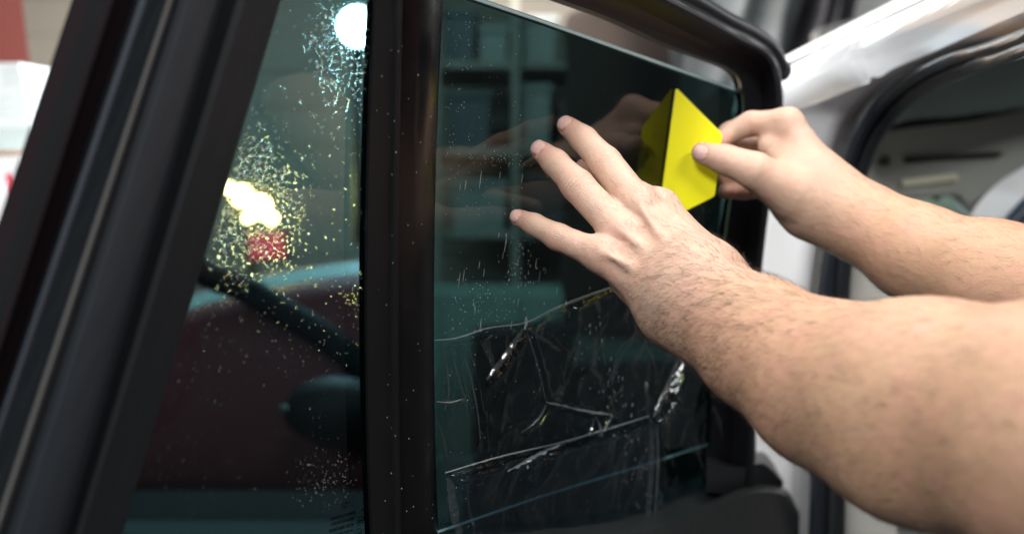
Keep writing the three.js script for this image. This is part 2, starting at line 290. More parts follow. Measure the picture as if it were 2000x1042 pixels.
  part('headliner', loft([[[1690, 300], [1745, 232], [1830, 170], [2300, 20]].map(([u, v]) => P(u, v, 1.35)), [[1690, 305], [1745, 246], [1900, 232], [2300, 190]].map(([u, v]) => P(u, v, 1.75)), [[1690, 300], [1745, 240], [1900, 226], [2300, 180]].map(([u, v]) => P(u, v, 1.8)), [[1690, 290], [1745, 222], [1830, 160], [2300, 10]].map(([u, v]) => P(u, v, 1.38))], { sub: 5 }), std(0.17, 0.215, 0.20, 0.85), g);
  part('header_strip', loft([[[1700, 250], [1800, 210], [1900, 196], [2000, 172], [2250, 110]].map(([u, v]) => P(u, v, 1.70)), [[1700, 262], [1800, 247], [1900, 236], [2000, 214], [2250, 160]].map(([u, v]) => P(u, v, 1.70)), [[1700, 262], [1800, 247], [1900, 236], [2000, 214], [2250, 160]].map(([u, v]) => P(u, v, 1.74)), [[1700, 250], [1800, 210], [1900, 196], [2000, 172], [2250, 110]].map(([u, v]) => P(u, v, 1.74))], { sub: 4 }), std(0.008, 0.009, 0.01, 0.7), g);
  part('sun_visor', plate([[1660, 262], [1800, 248], [1900, 238], [2010, 214], [2200, 170], [2200, 290], [2010, 320], [1960, 350], [1903, 404], [1880, 372], [1740, 380], [1660, 400]], 1.78, 0.03, 0.008), std(0.36, 0.38, 0.35, 0.8), g);
  part('visor_slot', plate([[1768, 308], [1850, 303], [1950, 297], [1962, 300], [1950, 305], [1850, 311], [1770, 317]], 1.768, 0.004, 0.001), std(0.02, 0.022, 0.02, 0.8), g);
  part('visor_clip', new THREE.SphereGeometry(0.012, 16, 10).scale(1, 0.8, 0.5).translate(...P(1727, 316, 1.765).toArray()), std(0.04, 0.045, 0.04, 0.6), g);
  part('warning_label', plate([[1762, 350], [1870, 338], [1874, 350], [1764, 364]], 1.766, 0.002, 0.0006), std(0.62, 0.62, 0.48, 0.5), g);
  part('windscreen', plate([[1640, 385], [1740, 374], [1848, 362], [1880, 378], [1915, 420], [1930, 520], [1640, 520]], 1.86, 0.01, 0.001), std(0.50, 0.72, 0.66, 0.4), g);  // opaque plate; the bright view outside is put into its pale green
  part('mirror_stem', plate([[1832, 364], [1840, 364], [1836, 388], [1830, 388]], 1.8, 0.01, 0.002), std(0.05, 0.06, 0.055, 0.6), g);
  part('front_pillar', loft([[[1890, 440], [1904, 408], [1945, 362], [2000, 326], [2200, 230]].map(([u, v]) => P(u, v, 1.66)), [[1925, 520], [1958, 445], [1985, 412], [2030, 370], [2200, 290]].map(([u, v]) => P(u, v, 1.62)), [[1925, 520], [1958, 445], [1985, 412], [2030, 370], [2200, 290]].map(([u, v]) => P(u, v, 1.72)), [[1890, 440], [1904, 408], [1945, 362], [2000, 326], [2200, 230]].map(([u, v]) => P(u, v, 1.74))], { sub: 4 }), std(0.74, 0.76, 0.78, 0.5), g);
  part('front_seal', tube([[1930, 530], [1968, 450], [1995, 416], [2040, 376], [2200, 302]].map(([u, v]) => P(u, v, 1.6)), 0.014, 40, 12), std(0.03, 0.045, 0.07, 0.4), g);
}

// ---------------------------------------------------------------- the open car door
const door = doorFrame(new THREE.Group()); door.name = 'door'; door.userData.label = 'open rear door with black frame and wet tinted windows'; car.add(door);
const rubberDoor = std(0.018, 0.021, 0.025, 0.62, { specularIntensity: 0.45, bumpMap: grainTex, bumpScale: 0.0004 });
const trimDoor = std(0.034, 0.041, 0.051, 0.6, { specularIntensity: 0.6, bumpMap: grainTex, bumpScale: 0.0003 });
const glossDoor = std(0.006, 0.006, 0.0065, 0.8, { specularIntensity: 0.5, roughnessMap: smudgeTex });
const shiftC = (pts, c) => pts.map((p) => V(p.x, p.y, c));
{
  const rows = [-170, 0, 260, 521, 780, 1042, 1210];
  const rail = (ut, ub, c) => rows.map((v) => L(lerp(ut, ub, v / 1042), v, c));
  // rear pillar of the frame: mouldings from its outer edge to the quarter glass
  const strip = (name, list, mat, back = -0.03) => {
    const fr = list.map(([a, b, c]) => rail(a, b, c));
    part(name, loft([...fr, shiftC(fr[fr.length - 1], back), shiftC(fr[0], back)], { sub: 3 }), mat, door);
  };
  strip('outer_seal', [[174, -170, -0.012], [178, -165, 0.008], [196, -147, 0.017], [212, -130, 0.0185]], std(0.005, 0.006, 0.007, 0.7, { specularIntensity: 0.3 }), -0.013);
  strip('reflection_channel', [[210, -131, 0.0190], [219, -120, 0.0255], [225, -114, 0.0225], [232, -107, 0.014], [262, -83, 0.013], [268, -79, 0.014]], std(0.009, 0.005, 0.0065, 0.5, { specularIntensity: 0.5 }), -0.009);  // slight maroon of a reflection put into the near-black colour
  strip('seal_lip', [[266, -80, 0.0150], [274, -77, 0.026], [284, -70, 0.029], [294, -60, 0.025], [304, -46, 0.0215], [324, -20, 0.021]], trimDoor, -0.009);
  strip('pale_bead', [[323, -21, 0.0205], [328, -15, 0.030], [333, -9, 0.0325], [338, -4, 0.030], [341, 1, 0.0235]], std(0.12, 0.12, 0.115, 0.36, { metalness: 0.2 }), -0.009);  // raised bead, paler than the trim beside it
  strip('pillar_trim', [[340, 0, 0.0225], [350, 14, 0.0275], [368, 34, 0.0300], [392, 66, 0.0300], [410, 92, 0.0275], [420, 108, 0.022], [428, 122, 0.012], [436, 130, 0.0105]], trimDoor, -0.009);
  strip('glass_run', [[434, 128, 0.0110], [446, 136, 0.0145], [462, 146, 0.0205], [478, 158, 0.0225], [492, 172, 0.020], [506, 190, 0.0125], [520, 206, 0.009], [543, 232, 0.0075], [548, 238, 0.004], [548, 238, -0.002]], rubberDoor, -0.009);
  // bar between the two panes
  const q3 = ([a, b, c], v) => { const t = v / 1042, m = 2 * b - (a + c) / 2; return (1 - t) * (1 - t) * a + 2 * t * (1 - t) * m + t * t * c; };
  const barRows = [-170, -80, 0, 130, 260, 390, 521, 650, 780, 910, 1042, 1210];
  const br = (tri, c) => barRows.map((v) => L(q3(tri, v), v, c));
  const bar = (name, list, mat) => { const fr = list.map(([t, c]) => br(t, c)); part(name, loft([...fr, shiftC(fr[fr.length - 1], -0.007), shiftC(fr[0], -0.007)], { sub: 3 }), mat, door); };
  bar('division_bar', [[[728, 712, 722], -0.002], [[729, 713, 723], 0.007], [[733, 717, 727], 0.0105], [[752, 740, 748], 0.0115], [[772, 762, 769], 0.0115], [[777, 768, 774], 0.014], [[783, 775, 780], 0.0150], [[787, 779, 784], 0.013]], std(0.008, 0.0085, 0.009, 0.6, { specularIntensity: 0.4 }));
  bar('bar_cover', [[[786, 778, 783], 0.0125], [[792, 784, 789], 0.0128], [[815, 803, 809], 0.0152], [[838, 824, 831], 0.0145], [[855, 838, 845], 0.011], [[864, 846, 854], 0.006], [[866, 848, 856], -0.002]], glossDoor);
  // upper and front members of the frame
  const st0 = [[700, -140], [900, -66], [1082, 0], [1190, 39], [1300, 90], [1369, 115], [1422, 137], [1439, 154], [1447, 184], [1449, 216], [1438, 300], [1418, 430], [1402, 560], [1390, 720], [1382, 900], [1376, 1100]];
  const st1 = [[880, -214], [1060, -130], [1225, -46], [1316, 0], [1400, 44], [1450, 73], [1507, 104], [1522, 129], [1529, 170], [1530, 214], [1518, 300], [1500, 430], [1486, 560], [1479, 720], [1477, 900], [1477, 1100]];
  const mix = (k) => st0.map(([u, v], i) => [lerp(u, st1[i][0], k), lerp(v, st1[i][1], k)]);
  const R = (k, c) => mix(k).map(([u, v]) => L(u, v, c));
  const fr = [R(0, -0.004), R(0.01, 0.004), R(0.06, 0.008), R(0.3, 0.010), R(0.5, 0.014), R(0.7, 0.024), R(0.84, 0.031), R(0.93, 0.032), R(0.985, 0.027), R(1.0, 0.019)];
  part('window_frame', loft([...fr, shiftC(fr[9], -0.009), shiftC(fr[0], -0.009)], { sub: 4 }), std(0.009, 0.0095, 0.012, 0.5, { specularIntensity: 0.6, bumpMap: grainTex, bumpScale: 0.0003 }), door);
  const bead = [[930, -220], [1110, -128], [1270, -46], [1357, 0], [1417, 35], [1470, 63], [1500, 84], [1518, 108], [1530, 134]].map(([u, v]) => L(u, v, -0.006));
  part('frame_seal', tube(bead, 0.0072, 80, 14), std(0.024, 0.026, 0.032, 0.32), door);
  part('seal_end', new THREE.SphereGeometry(0.0085, 20, 14).scale(0.9, 1.3, 1).translate(...L(1531, 138, -0.006).toArray()), std(0.02, 0.022, 0.03, 0.4), door);
  // glass
  const pane = (name, pts, mat) => {
    const s = new THREE.Shape(pts.map(([u, v]) => { const p = L(u, v, 0); return new THREE.Vector2(p.x, p.y); }));
    const geo = new THREE.ExtrudeGeometry(s, { depth: 0.004, bevelEnabled: false }); geo.translate(0, 0, -0.004); return part(name, geo, mat, door);
  };
  const glass = (r, g, b) => std(r, g, b, 0.02, { transmission: 1, thickness: 0, ior: 1.43, bumpMap: smudgeTex, bumpScale: 0.00001 });
  const quarter = pane('quarter_glass', [[585, -170], [760, -170], [750, 521], [758, 1210], [175, 1210]], glass(0.285, 0.40, 0.42));
  const mainPts = [[810, -42], [930, 0], [1060, 44], [1190, 90], [1320, 136], [1440, 178], [1470, 189], [1430, 560], [1400, 1210], [815, 1210], [806, 521]];
  const mainGlass = glass(0.185, 0.265, 0.27); mainGlass.specularIntensity = 0.68; pane('window_glass', mainPts, mainGlass);
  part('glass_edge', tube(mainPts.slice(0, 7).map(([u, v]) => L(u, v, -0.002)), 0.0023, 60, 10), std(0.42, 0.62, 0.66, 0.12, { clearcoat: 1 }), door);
  // belt line and inner panel
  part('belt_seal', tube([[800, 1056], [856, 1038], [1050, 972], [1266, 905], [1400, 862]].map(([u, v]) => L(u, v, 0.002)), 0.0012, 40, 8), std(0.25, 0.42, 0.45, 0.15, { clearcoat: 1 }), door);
  const pan = [[[150, 1330], [856, 1085], [1230, 1030], [1380, 985], [1470, 948], [1535, 955], [1562, 992]], 0.030], pan2 = [[[150, 1420], [856, 1180], [1230, 1120], [1400, 1090], [1480, 1060], [1550, 1062], [1560, 1070]], 0.060];
  const pa = pan[0].map(([u, v]) => L(u, v, pan[1])), pb = pan[0].map(([u, v]) => L(u, v + 14, 0.044)), pc = pan2[0].map(([u, v]) => L(u, v, pan2[1]));
  part('door_panel', loft([shiftC(pa, -0.02), pa, pb, pc, shiftC(pc, -0.02)], { sub: 4 }), std(0.022, 0.024, 0.025, 0.32, { bumpMap: grainTex, bumpScale: 0.0006 }), door);
  part('corner_trim', loft([[[1380, 890], [1440, 905], [1490, 885], [1532, 935]].map(([u, v]) => L(u, v, 0.012)), [[1380, 905], [1440, 915], [1490, 905], [1530, 940]].map(([u, v]) => L(u, v, 0.03)), [[1380, 960], [1440, 965], [1490, 955], [1528, 958]].map(([u, v]) => L(u, v, 0.028)), [[1380, 965], [1440, 970], [1490, 960], [1528, 962]].map(([u, v]) => L(u, v, -0.01)), [[1380, 885], [1440, 900], [1490, 880], [1530, 930]].map(([u, v]) => L(u, v, -0.01))], { sub: 4 }), std(0.016, 0.017, 0.022, 0.35), door);
  // print on the outer face of the quarter glass, so it reads backwards from here
  const font = await new FontLoader().loadAsync('fonts/droid/droid_sans_bold.typeface.json');
  const ink = std(0.012, 0.016, 0.016, 0.7);
  const o = L(700, 1000, -0.0046), rightA = L(694, 1003, -0.0046);
  const word = (txt, u, v, size, widthPx) => {
    const a = L(u, v, -0.0046), b = L(u - widthPx, v, -0.0046);
    const sh = font.generateShapes(txt, size), geo = new THREE.ExtrudeGeometry(sh, { depth: 0.0002, bevelEnabled: false, curveSegments: 4 }); geo.computeBoundingBox();
    const w = geo.boundingBox.max.x - geo.boundingBox.min.x; geo.scale(-(a.x - b.x) / w, 1, 1); geo.translate(a.x, a.y, a.z);
    return geo;
  };
  const ringGeo = (u, v, r, th) => { const p = L(u, v, -0.0046); const s = new THREE.Shape(); s.absarc(0, 0, r, 0, Math.PI * 2); const h = new THREE.Path(); h.absarc(0, 0, r - th, 0, Math.PI * 2); s.holes.push(h); const geo = new THREE.ExtrudeGeometry(s, { depth: 0.0002, bevelEnabled: false, curveSegments: 24 }); geo.translate(p.x, p.y, p.z); return geo; };
  const wedge = (u, v, r, a0) => { const p = L(u, v, -0.0046); const s = new THREE.Shape(); s.moveTo(0, 0); s.absarc(0, 0, r, a0, a0 + Math.PI / 2); s.lineTo(0, 0); const geo = new THREE.ExtrudeGeometry(s, { depth: 0.0002, bevelEnabled: false, curveSegments: 8 }); geo.translate(p.x, p.y, p.z); return geo; };
  part('glass_marking', mergeGeometries([
    word('SAINT-GOBAIN', 693, 1003, 0.0022, 46), word('SEKURIT', 691, 1014, 0.0023, 44), word('43R-001063', 690, 1026, 0.0023, 46), word('AS2 M131', 688, 1036, 0.0014, 42),
    word('Y', 708, 999, 0.0020, 4), ringGeo(674, 985, 0.0038, 0.0004), ringGeo(674, 985, 0.0024, 0.0003), wedge(674, 985, 0.0023, 0.3), wedge(674, 985, 0.0023, 0.3 + Math.PI),
    ringGeo(704, 1016, 0.0033, 0.0004), word('E6', 708, 1019, 0.0022, 8), ringGeo(700, 1040, 0.0033, 0.0004), word('///', 704, 1043, 0.0022, 8)]), ink, door);
}

// ---------------------------------------------------------------- loose film on the lower part of the window
function creased(outline, creases, base, nx, ny) {
  // a sheet in door coordinates: bilinear between the top and bottom lines, with ridges along the crease lines
  const segs = creases.map(([pts, h, w]) => ({ pts: pts.map(([u, v]) => { const p = L(u, v, 0); return [p.x, p.y]; }), h, w }));
  const at = (line, s) => { const n = line.length - 1, k = Math.min(n - 1, Math.floor(s * n)), f = s * n - k; return [lerp(line[k][0], line[k + 1][0], f), lerp(line[k][1], line[k + 1][1], f)]; };
  const pos = [], uv = [], idx = [];
  for (let j = 0; j <= ny; j++) for (let i = 0; i <= nx; i++) {
    const a = at(outline[0], i / nx), b = at(outline[1], i / nx), q = j / ny;
    const p = L(lerp(a[0], b[0], q), lerp(a[1], b[1], q), 0);
    const wx = p.x + 0.02 * noise.noise(p.x * 20, p.y * 20, 1.1), wy = p.y + 0.02 * noise.noise(p.x * 20, p.y * 20, 5.1);
    const ridge = (fq, z) => 1 - Math.abs(noise.noise(wx * fq, wy * fq * 0.8, z)) * 1.6;
    let c = base + 0.0045 * ridge(16, 3.3) + 0.0022 * ridge(38, 7.7) + 0.0006 * ridge(95, 2.7) - 0.004;
    for (const s of segs) {
      let best = 1e9, tt = 0;
      for (let k = 0; k < s.pts.length - 1; k++) {
        const [x0, y0] = s.pts[k], [x1, y1] = s.pts[k + 1], dx = x1 - x0, dy = y1 - y0, t = clamp(((p.x - x0) * dx + (p.y - y0) * dy) / (dx * dx + dy * dy), 0, 1);
        const d = Math.hypot(p.x - x0 - t * dx, p.y - y0 - t * dy); if (d < best) { best = d; tt = (k + t) / (s.pts.length - 1); }
      }
      const wob = 1 + 0.35 * noise.noise(p.x * 120, p.y * 120, s.h * 900), x = best / (s.w * wob);
      if (x < 4) c += s.h * Math.exp(-Math.pow(x, 1.25)) * (0.55 + 0.45 * Math.sin(Math.PI * clamp(tt, 0.08, 0.92)));
    }
    pos.push(p.x, p.y, c); uv.push(p.x, p.y);
  }
  for (let j = 0; j < ny; j++) for (let i = 0; i < nx; i++) { const a = j * (nx + 1) + i; idx.push(a, a + nx + 1, a + 1, a + 1, a + nx + 1, a + nx + 2); }
  const g = new THREE.BufferGeometry(); g.setAttribute('position', new THREE.Float32BufferAttribute(pos, 3)); g.setAttribute('uv', new THREE.Float32BufferAttribute(uv, 2)); g.setIndex(idx); g.computeVertexNormals(); return g;
}
const filmClear = (r, g, b, rough) => std(r, g, b, rough, { transmission: 1, thickness: 0, ior: 1.5 });
{
  const f = doorFrame(group('tint_film', 'dark crumpled tint film hanging loose over the lower window glass', 'film'));
  const top = [[852, 664], [890, 660], [950, 641], [1025, 630], [1085, 601], [1150, 575], [1196, 560], [1280, 540], [1400, 520]];
  const bot = [[866, 1180], [930, 1180], [1000, 1180], [1070, 1180], [1140, 1180], [1210, 1180], [1280, 1180], [1340, 1180], [1400, 1180]];
  const cr = [
    [[[850, 668], [890, 665], [950, 646], [1025, 634], [1085, 606], [1150, 580], [1200, 563]], 0.007, 0.0016],
    [[[1025, 640], [1060, 660], [1090, 682]], 0.0035, 0.0025], [[[1025, 640], [990, 690], [955, 735]], 0.004, 0.005], [[[1025, 640], [1040, 690], [1066, 784]], 0.003, 0.0022],
    [[[1066, 786], [1130, 800], [1195, 811]], 0.011, 0.0022], [[[1195, 811], [1176, 842], [1165, 815]], 0.004, 0.0018], [[[1160, 815], [1150, 842], [1090, 868], [1040, 893], [990, 920]], 0.010, 0.0022],
    [[[1066, 790], [1046, 822], [1018, 844]], 0.004, 0.0014], [[[1066, 788], [1000, 820], [960, 850]], 0.0025, 0.003],
    [[[870, 922], [980, 890], [1090, 864], [1180, 840], [1268, 812]], 0.0045, 0.0014],
    [[[1276, 812], [1296, 775], [1336, 676]], 0.010, 0.0030], [[[1268, 815], [1270, 920], [1264, 1060]], 0.012, 0.005], [[[1296, 778], [1314, 790], [1338, 803]], 0.004, 0.003],
    [[[1330, 730], [1322, 760]], 0.005, 0.004], [[[1392, 790], [1402, 815], [1410, 850]], 0.005, 0.004], [[[1355, 850], [1378, 930], [1408, 1000]], 0.004, 0.0025], [[[1435, 830], [1425, 900], [1420, 980]], 0.006, 0.005],
    [[[880, 670], [888, 720], [905, 790], [925, 850]], 0.002, 0.0012], [[[862, 670], [876, 730], [872, 800]], 0.0016, 0.0012], [[[900, 680], [918, 740], [932, 810], [938, 870]], 0.002, 0.0015],
    [[[850, 784], [880, 784], [902, 779]], 0.003, 0.0012],
  ];
  part('film_sheet', creased([top, bot], cr, 0.0052, 340, 300), filmClear(0.66, 0.72, 0.75, 0.07), f);
  const edge = (pts, r, m, c = 0.0075) => part('film_edge_highlight', tube(pts.map(([u, v]) => L(u, v, c)), r, 60, 6), m, f);  // thin pale tubes, added as highlights along the film edges
  const edgeMat = std(0.5, 0.56, 0.58, 0.15, { transmission: 0.6, thickness: 0 });
  edge([[850, 664], [890, 660], [950, 641], [1025, 630], [1085, 601], [1150, 575], [1200, 559]], 0.00035, edgeMat);
  // strip folded back over itself along the lower edge
  const strip = creased([[[870, 923], [980, 890], [1090, 865], [1180, 839], [1268, 812]], [[884, 1180], [1000, 1180], [1090, 1180], [1180, 1180], [1268, 1180]]],
    [[[[874, 926], [990, 893], [1090, 868], [1180, 842], [1266, 816]], 0.0035, 0.0013], [[[878, 930], [886, 1000], [900, 1060]], 0.004, 0.0035]], 0.0115, 160, 100);
  part('folded_strip', strip, filmClear(0.5, 0.57, 0.66, 0.2), f);
  // raised clear folds; pale colour puts crease highlights into the plastic
  const fold = (pts, w, h, c0, mat, rag = 0.35) => {
    const c = new THREE.CatmullRomCurve3(pts.map(([u, v]) => L(u, v, c0)), false, 'centripetal'), n = Math.max(12, Math.round(c.getLength() / 0.0012)), P3 = c.getPoints(n);
    const rails = [[], [], [], [], []];
    P3.forEach((p, i) => {
      const d = P3[Math.min(n, i + 1)].clone().sub(P3[Math.max(0, i - 1)]).normalize(), s = V(-d.y, d.x, 0), e = Math.sin(Math.PI * clamp(i / n, 0.03, 0.97));
      const k = (0.45 + 0.55 * e) * (1 + rag * 1.6 * noise.noise(p.x * 170, p.y * 170, h * 700)), j = rag * w * 1.2 * noise.noise(p.x * 130, p.y * 130, 4.4), q = p.clone().addScaledVector(s, j);
      [[-1, 0], [-0.45, 0.75], [0, 1], [0.4, 0.6], [1, 0]].forEach(([a, b], r) => rails[r].push(q.clone().addScaledVector(s, a * w * k).add(V(0, 0, b * h * k))));
    });
    part('crease', loft(rails, { closed: false, sub: 1, crease: 0 }), mat, f);
  };
  const clearFold = (k, rough, tr) => std(k, k * 1.05, k * 1.08, rough, { transmission: tr, thickness: 0, ior: 1.55 }), white = clearFold(0.7, 0.10, 0.84), pale = clearFold(0.6, 0.12, 0.93), faint = clearFold(0.7, 0.16, 0.97);
  fold([[1066, 785], [1100, 792], [1130, 800], [1165, 806], [1194, 810]], 0.0012, 0.003, 0.0135, white, 0.6);
  fold([[1195, 812], [1186, 826], [1176, 842], [1170, 828], [1164, 814]], 0.0006, 0.002, 0.0135, white, 0.4);
  fold([[1160, 815], [1152, 842], [1120, 858], [1090, 868]], 0.0008, 0.002, 0.0130, pale, 0.4);
  fold([[1092, 868], [1060, 882], [1030, 898], [990, 920]], 0.0011, 0.003, 0.0150, white, 0.7);
  fold([[1066, 790], [1058, 806], [1042, 826], [1018, 844]], 0.0005, 0.0016, 0.0120, pale, 0.2);
  fold([[852, 784], [878, 785], [902, 779]], 0.0005, 0.0015, 0.0110, white, 0.1);
  fold([[870, 922], [920, 907], [980, 890], [1040, 877]], 0.0005, 0.0014, 0.0150, white, 0.5);
  fold([[1040, 877], [1090, 864], [1180, 840], [1268, 812]], 0.0004, 0.0012, 0.0150, pale, 0.3);
  fold([[850, 664], [890, 660], [950, 641], [1025, 630]], 0.0006, 0.0016, 0.0090, pale, 0.4);
  fold([[1025, 634], [1085, 603], [1150, 577], [1200, 561]], 0.0006, 0.0018, 0.0090, pale, 0.4);
  fold([[1027, 618], [1026, 632], [1024, 642]], 0.0007, 0.002, 0.0100, white, 0.6);
  fold([[1025, 640], [1034, 664], [1042, 690]], 0.0004, 0.0014, 0.0090, pale, 0.3);
  fold([[1026, 640], [1060, 662], [1092, 684]], 0.0016, 0.002, 0.0090, faint, 0.6);
  fold([[1020, 646], [990, 690], [950, 742]], 0.0034, 0.003, 0.0090, faint, 0.15);
  fold([[1030, 650], [1048, 710], [1066, 782]], 0.0005, 0.0015, 0.0090, pale, 0.3);
  fold([[1276, 812], [1290, 776], [1312, 728], [1336, 676]], 0.0010, 0.003, 0.0120, pale, 0.3);
  fold([[1284, 808], [1300, 768], [1322, 720]], 0.0005, 0.002, 0.0125, pale, 0.3);
  fold([[1270, 815], [1272, 880], [1268, 960], [1262, 1060]], 0.0042, 0.004, 0.0120, faint, 0.25);
  fold([[1282, 830], [1284, 900], [1276, 1050]], 0.0006, 0.002, 0.0165, pale, 0.3);
  fold([[1296, 776], [1312, 784], [1322, 792], [1338, 803]], 0.0014, 0.002, 0.0120, pale, 0.4);
  fold([[1332, 726], [1324, 744], [1330, 764]], 0.0024, 0.003, 0.0110, faint, 0.5);
  fold([[1392, 790], [1402, 815], [1410, 850]], 0.0030, 0.003, 0.0110, faint, 0.5);
  fold([[1355, 850], [1378, 930], [1408, 1000]], 0.0012, 0.002, 0.0110, faint, 0.4);
  fold([[1440, 830], [1426, 900], [1420, 980]], 0.0040, 0.004, 0.0110, faint, 0.3);
  for (const pts of [[[862, 670], [872, 720], [876, 768], [868, 800]], [[880, 668], [890, 720], [905, 770], [918, 830]], [[898, 676], [914, 720], [930, 790], [938, 860]], [[852, 815], [864, 850], [874, 900]]]) fold(pts, 0.00045, 0.0012, 0.0085, pale, 0.5);
  fold([[876, 930], [882, 970], [890, 1010], [904, 1060]], 0.0046, 0.004, 0.0150, faint, 0.25);
  part('film_edge_highlight', tube([[870, 923], [980, 890], [1090, 865], [1180, 839], [1268, 812]].map(([u, v]) => L(u, v, 0.0135)), 0.0004, 60, 6), edgeMat, f);
}

// ---------------------------------------------------------------- water on the glass
function droplets(label, list, cap, mat) {
  const geo = new THREE.SphereGeometry(1, 16, 8, 0, Math.PI * 2, 0, Math.PI / 2); geo.rotateX(Math.PI / 2); geo.scale(1, 1, cap);
  const m = new THREE.InstancedMesh(geo, mat, list.length); m.name = named('water_droplets'); m.userData = { label, category: 'water', kind: 'stuff' };
  const o = new THREE.Object3D();
  list.forEach(([u, v, r, el, c, lean = 0], i) => { const p = L(u, v, c); o.position.copy(p); o.rotation.set(0, 0, lean); o.scale.set(r, r * el, r); o.updateMatrix(); m.setMatrixAt(i, o.matrix); });
  doorFrame(m); scene.add(m);
}
{
  const q = [], inQuarter = (u, v) => u > 555 - 0.297 * v && u < 722 - 10 * Math.sin(v / 1042 * Math.PI);
  const gauss = () => (rnd() + rnd() + rnd() + rnd() - 2) * 0.9;
  const taken = [], clear = (p, r) => { for (const [x, y, s] of taken) if (Math.abs(p.x - x) < 0.004 && Math.hypot(p.x - x, p.y - y) < (r + s) * 1.2) return false; taken.push([p.x, p.y, r]); return true; };
  const put = (n, f, r0, r1, el0 = 1, el1 = 1.3) => { for (let k = 0, tries = 0; k < n && tries < n * 30; tries++) { const [u, v] = f(); if (v < -20 || v > 1050 || !inQuarter(u, v)) continue; const r = lerp(r0, r1, Math.pow(rnd(), 2.2)), el = rr(el0, el1), p = L(u, v, 0); if (!clear(p, r * el)) continue; q.push([u, v, r, el, 0.00005]); k++; } };
  put(190, () => [672 + gauss() * 66, 85 + gauss() * 110], 0.0004, 0.0011);
  put(240, () => [488 + gauss() * 62, 392 + gauss() * 85], 0.0005, 0.0012);
  put(50, () => [490 + gauss() * 70, 400 + gauss() * 100], 0.0009, 0.0015);
  put(36, () => [672 + gauss() * 50, 110 + gauss() * 90], 0.0008, 0.0014);
  put(170, () => [490 + gauss() * 95, 410 + gauss() * 130], 0.0004, 0.0009);
  for (let k = 0; k < 14; k++) { const u0 = rr(500, 590), v0 = rr(360, 420), n = 14; for (let i = 0; i < n; i++) { const u = u0 + rr(-1.5, 1.5) - i * 0.2, v = v0 + i * rr(6, 9), r = rr(0.00032, 0.00055), el = rr(1.2, 2.2); if (clear(L(u, v, 0), r * el)) q.push([u, v, r, el, 0.00005]); } }
  put(420, () => [rr(270, 720), rr(0, 1042)], 0.0003, 0.0007);
  put(160, () => [640 + gauss() * 60, 940 + gauss() * 50], 0.0002, 0.0006, 1, 2.5);
  put(60, () => [680 + gauss() * 30, 580 + gauss() * 40], 0.0002, 0.0005, 1, 1.8);
  droplets('fine clear water droplets on the quarter window', q, 0.5, std(0.98, 1, 1, 0.06, { transmission: 1, thickness: 0.001, ior: 1.33 }));
  const m = [];
  const glintSpeck = (n, f, r0, r1) => { for (let k = 0; k < n; k++) { const [u, v] = f(); if (v > 0 && v < 1042 && inQuarter(u, v)) m.push([u, v, lerp(r0, r1, Math.pow(rnd(), 2)), rr(1, 1.5), 0.00008]); } };
  glintSpeck(210, () => [672 + gauss() * 60, 90 + gauss() * 120], 0.00018, 0.00048);
  glintSpeck(520, () => [486 + gauss() * 70, 400 + gauss() * 110], 0.00018, 0.00046);
  glintSpeck(230, () => [rr(300, 720), rr(180, 760)], 0.00016, 0.00036);
  glintSpeck(120, () => [640 + gauss() * 70, 940 + gauss() * 60], 0.00016, 0.00036);
  const put2 = (n, f, r0, r1, el0, el1, lean = 0, c = 0.00005) => { for (let k = 0; k < n; k++) { const [u, v] = f(); if (v < (u - 930) * 0.349 + 12 || u < 862 || u > 1400) continue; m.push([u, v, lerp(r0, r1, Math.pow(rnd(), 2)), rr(el0, el1), c, lean]); } };
  put2(110, () => [866 + Math.abs(gauss()) * 110, rr(5, 420)], 0.00022, 0.00045, 1, 1.2);
  put2(60, () => [rr(870, 1200), rr(20, 560)], 0.0002, 0.0004, 1, 1.3);
  put2(70, () => [990 + gauss() * 60, 312 + gauss() * 12], 0.0002, 0.00035, 1, 1.4);
  put2(70, () => [1020 + gauss() * 45, 520 + gauss() * 70], 0.0003, 0.0006, 1, 2.6);
  put2(90, () => [930 + gauss() * 70, 600 + gauss() * 60], 0.00025, 0.0005, 1, 1.8);
  put2(85, () => { const k = rnd(); return [1130 + k * 130 + gauss() * 40, 600 + k * 360 + gauss() * 60]; }, 0.0003, 0.0006, 1.5, 5, 0.2, 0.016);
  put2(170, () => [rr(870, 1400), rr(640, 1042)], 0.0002, 0.00042, 1, 1.8, 0, 0.016);
  put2(60, () => [rr(1340, 1400), rr(380, 560)], 0.00025, 0.0005, 1, 2.2);
  put2(26, () => [rr(880, 1120), rr(300, 640)], 0.00022, 0.0004, 7, 22);
  put2(22, () => [rr(1150, 1400), rr(330, 620)], 0.00022, 0.0004, 6, 16);
  for (let k = 0; k < 46; k++) m.push([rr(735, 846), rr(0, 1042), rr(0.0002, 0.00045), rr(1, 1.8), 0.0152]);
  droplets('scattered milky water droplets, runs and painted glints on both windows and film', m, 0.5, std(0.80, 0.84, 0.86, 0.2, { transmission: 0.7, thickness: 0, ior: 1.33 }));  // milky colour puts glints into the drops and specks
}

